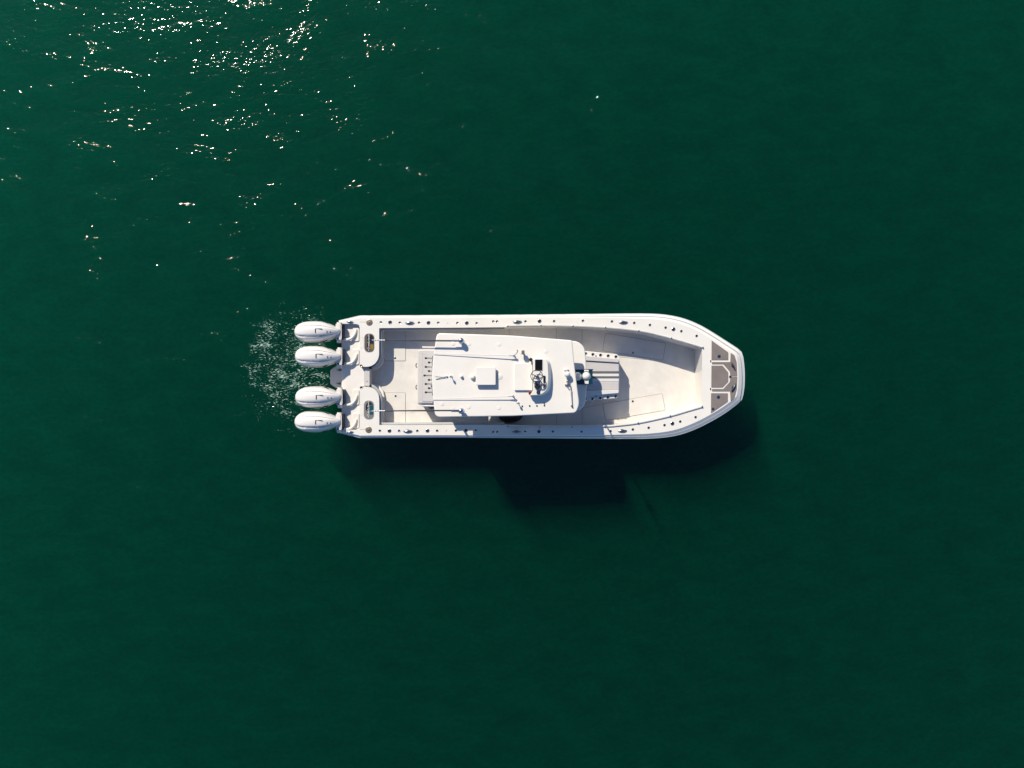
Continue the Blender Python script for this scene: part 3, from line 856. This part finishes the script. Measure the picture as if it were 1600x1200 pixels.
# upper helm seat and pod
mb = MB(); mb.prism(rect(803.6, 567.3, 832, 610.2, 1.2, 3), ROOF - 0.01, ROOF + 0.065)
mb.build("upper_seat_pad", M['roof'], top_o, bevel=0.015)
ZP = ROOF + 0.25
pod_top = rounded([(833, 561), (849, 560.5), (855.5, 566), (857, 590), (854.5, 609), (846, 616.5), (828, 617.6), (833, 610)], [1, 5, 8, 12, 8, 8, 1, 0], 5)
pod_base = rounded([(833, 559), (852, 558), (861, 565), (863.5, 590), (860.5, 611), (850, 619), (828, 618.4), (833, 610)], [1, 5, 8, 12, 8, 8, 1, 0], 5)
mb = MB(); mb.prism(pod_base, ROOF - 0.01, ZP, top_pts=pod_top)
pod = mb.build("upper_helm_pod", M['roof'], boat, bevel=0.015)
mb = MB(); mb.prism(rect(836, 561.8, 847.4, 578.6, 0.4), ZP - 0.004, ZP + 0.018); mb.build("display_screen", M['screen'], pod)
mb = MB(); mb.prism(rect(835.4, 561.2, 848, 579.2, 0.6), ZP - 0.004, ZP + 0.012); mb.build("screen_bezel", M['vinylw'], pod)
wc = P(838.6, 587.6, ZP + 0.12)
mb = MB()
ring = [wc + Vector((math.cos(a) * 0.172, math.sin(a) * 0.172, 0.0)) for a in [2 * math.pi * k / 28 for k in range(29)]]
mb.tube(ring, 0.0115, 6, caps=False)
sw = mb.build("steering_wheel", M['pole'], pod, smooth=60)
mb = MB()
for a in (R(160), R(42), R(-72)):
    mb.tube([wc + Vector((math.cos(a) * 0.03, math.sin(a) * 0.03, -0.03)), wc + Vector((math.cos(a) * 0.17, math.sin(a) * 0.17, 0))], [0.013, 0.009], 6)
mb.lathe(wc + Vector((0.015, -0.01, -0.11)), [(0.05, 0), (0.05, 0.06), (0.035, 0.09), (0.012, 0.1)], 14, 1)
mb.build("wheel_spokes", [M['dsteel'], M['dsteel']], sw)
mb = MB(); c_ = P(839.3, 603.4, ZP)
mb.lathe(c_, [(0.085, 0), (0.085, 0.05), (0.075, 0.09), (0.05, 0.11)], 18, 0); mb.tube([c_ + Vector((-0.03, 0.05, 0.1)), c_ + Vector((-0.05, 0.13, 0.17))], [0.02, 0.028], 8, 1)
mb.box(c_ + Vector((0.0, 0.11, 0.02)), (0.15, 0.1, 0.04), 0, 2)
mb.build("throttle", [M['black'], M['black'], M['steel']], pod)
mb = MB(); mb.tube(catmull([tuple(P(843, 594, ZP + 0.03)), tuple(P(846.5, 597, ZP + 0.035)), tuple(P(845, 604, ZP + 0.03)), tuple(P(846.5, 608.5, ZP + 0.03)), tuple(P(850, 607.5, ZP + 0.03)), tuple(P(853, 602, ZP + 0.03)), tuple(P(852.5, 596, ZP + 0.03))], 0.05), 0.012, 6); mb.build("control_cable", M['steel'], pod)
for y0, y1 in ((587, 597.6), (600.3, 607.4)):
    mb = MB(); mb.prism(rect(848.8, y0, 852.2, y1, 0.3), ZP - 0.004, ZP + 0.02); pn = mb.build("switch_panel", M['black'], pod)
    for q in range(3):
        mb = MB(); mb.box(P(850.6, y0 + (q + 0.6) * (y1 - y0) / 3.2, ZP + 0.024), (0.03, 0.025, 0.012)); mb.build("rocker_switch", M['dsteel'], pn)
c_ = P(841, 613, ZP)
mb = MB(); mb.lathe(c_, [(0.055, -0.003), (0.055, 0.02), (0.048, 0.026)], 18, 0); mb.lathe(c_, [(0.02, 0.02), (0.02, 0.032)], 10, 1); mb.build("compass", [M['black'], M['steel']], pod)
c_ = P(828.8, 614.2, ROOF + 0.12)
mb = MB(); mb.lathe(c_, [(0.03, -0.12), (0.03, 0.0), (0.055, 0.01), (0.06, 0.06), (0.04, 0.09)], 14); mb.tube([c_ + Vector((0.03, 0, 0.03)), c_ + Vector((0.085, -0.01, 0.03))], 0.018, 8); mb.build("kill_switch", M['red'], pod)
c_ = P(829.2, 562.3, ROOF)
mb = MB(); mb.lathe(c_, [(0.03, 0), (0.03, 0.1), (0.055, 0.12), (0.055, 0.18), (0.045, 0.19)], 16); mb.build("drink_holder", M['black'], top_o)
mb = MB(); mb.tube([P(832.6, 566, ROOF + 0.1), P(832.9, 580, ROOF + 0.1)], 0.006, 5); mb.build("grab_wire", M['steel'], top_o)
# horn speaker, small fittings
c_ = P(817.2, 551.0, ROOF)
mb = MB(); mb.lathe(c_, [(0.03, 0), (0.025, 0.13)], 10, 0); mb.box(c_ + Vector((0, 0, 0.18)), (0.085, 0.115, 0.1), 0, 1); mb.box(c_ + Vector((-0.055, 0, 0.18)), (0.03, 0.115, 0.1), 0, 0)
mb.build("work_light", [M['vinylw'], M['green']], top_o, bevel=0.008)
mb = MB(); mb.lathe(P(808, 547.3, ROOF), [(0.014, 0), (0.014, 0.03)], 8); mb.tube([P(804.4, 552.6, ROOF + 0.03), P(808, 548, ROOF + 0.03)], 0.007, 5, 1); mb.build("antenna_clip", [M['dsteel'], M['vinylw']], top_o)
for x, y in ((816, 634.6), (827.5, 634.1), (838.8, 634), (850.6, 633.4)):
    mb = MB(); mb.lathe(P(x, y, ROOF), [(0.024, -0.002), (0.024, 0.012), (0.018, 0.02)], 12); mb.build("rod_socket", M['black'], top_o)
mb = MB(); mb.tube([P(850.4, 628.8, ROOF + 0.02), P(850.6, 631.5, ROOF + 0.02)], 0.012, 6); mb.build("socket_pin", M['dsteel'], top_o)
# searchlight cluster near the roof's leading edge
mb = MB(); c_ = P(886, 585, ROOF)
mb.lathe(c_, [(0.05, 0), (0.04, 0.03), (0.03, 0.05), (0.07, 0.07), (0.09, 0.12), (0.08, 0.17), (0.03, 0.2)], 16); mb.lathe(P(885, 578, ROOF), [(0.06, 0), (0.06, 0.02), (0.04, 0.05)], 12, sx=1.3, sy=0.6)
mb.build("search_light", M['vinylw'], top_o, smooth=60)
mb = MB(); c_ = P(887.3, 596, ROOF)
mb.lathe(c_, [(0.06, 0), (0.055, 0.05), (0.03, 0.09)], 12); mb.box(c_ + Vector((-0.01, -0.1, 0.03)), (0.16, 0.03, 0.05))
mb.tube([c_ + Vector((-0.06, -0.1, 0.06)), c_ + Vector((0.08, -0.29, 0.07))], 0.012, 6); mb.tube([c_ + Vector((0.06, -0.1, 0.06)), c_ + Vector((0.09, -0.29, 0.07))], 0.012, 6)
ant = mb.build("antenna_hinge", M['steel'], top_o)
mb = MB(); mb.tube([P(891.2, 609.5, ROOF + 0.075), P(893.2, 633.5, ROOF + 0.05)], 0.021, 8); mb.build("folded_staff", M['vinylw'], ant)
mb = MB(); mb.lathe(P(893.2, 634, ROOF), [(0.03, 0), (0.03, 0.03), (0.02, 0.07)], 8); mb.build("staff_rest", M['dsteel'], ant)
# front window and camera ball ahead of the roof
mb = MB(); mb.prism([(897, 577.6), (926, 577.6), (926, 600.6), (897, 600.6)], ZB + 0.02, ZB + 0.05)
win = mb.build("front_window", M['glass'], brow)
for y in (577.2, 600.9):
    mb = MB(); mb.tube([P(897, y, ZB + 0.06), P(927, y, ZB + 0.06)], 0.014, 6); mb.build("window_bar", M['steel'], win)
mb = MB(); mb.prism([(913, 578), (920, 578), (920, 600), (913, 600)], ZB + 0.04, ZB + 0.09); mb.build("camera_shelf", M['gel'], win, bevel=0.01)
def ball(c_, r_, nm, par, mt):
    mb_ = MB()
    prof = [(r_ * math.cos(t), r_ * math.sin(t)) for t in [R(-80 + 16 * q) for q in range(11)]]
    mb_.lathe(c_, prof, 20); return mb_.build(nm, M[mt], par, smooth=80)
bc = P(916.3, 587.6, 4.05)
ba = ball(bc, 0.115, "camera_ball", boat, 'gel')
mb = MB(); mb.lathe(Vector((bc.x, bc.y, ZB)), [(0.09, 0), (0.06, 0.05), (0.022, 0.1), (0.022, bc.z - ZB - 0.09)], 14); mb.build("camera_mast", M['gel'], ba)
mb = MB(); mb.tube([bc + Vector((math.cos(a) * 0.125, math.sin(a) * 0.125, -0.03)) for a in [2 * math.pi * k / 24 for k in range(25)]], 0.012, 6, caps=False); mb.build("camera_yoke", M['dsteel'], ba, smooth=60)
ball(P(902.5, 588, ZB + 0.22), 0.13, "radar_dome", win, 'gel')

# ---- loose gear on the side deck
def bean(loc, sx, sy, h_, label, name, cat):
    mb_ = MB()
    prof = [(0.75, 0.0), (0.95, 0.12), (1.0, 0.3), (0.93, 0.55), (0.75, 0.8), (0.45, 0.95), (0.12, 1.0)]
    seg = 22
    vs_, fs_ = [], []
    for q, t in prof:
        for k in range(seg):
            a = 2 * math.pi * k / seg
            w = 1 + 0.05 * math.sin(3 * a + t * 4) + 0.03 * math.sin(5 * a)
            vs_.append((math.cos(a) * q * sx * w, math.sin(a) * q * sy * w, t * h_))
    for i in range(len(prof) - 1):
        for k in range(seg):
            k2 = (k + 1) % seg
            fs_.append((i * seg + k, i * seg + k2, (i + 1) * seg + k2, (i + 1) * seg + k))
    fs_ += [tuple(reversed(range(seg))), tuple(range((len(prof) - 1) * seg, len(prof) * seg))]
    mb_.add(vs_, fs_)
    o = mb_.build(name, M['bag'], None, smooth=80)
    o.location = loc
    o["label"] = label; o["category"] = cat
bean(P(797, 648.5, SOLE), 0.42, 0.25, 0.42, "dark brown bean bag on side deck, half hidden under hardtop edge", "bean_bag", "bean bag")
bean(P(674.5, 634.5, SOLE), 0.11, 0.10, 0.45, "small black bag beside the aft corner of the tackle station", "gear_bag", "bag")
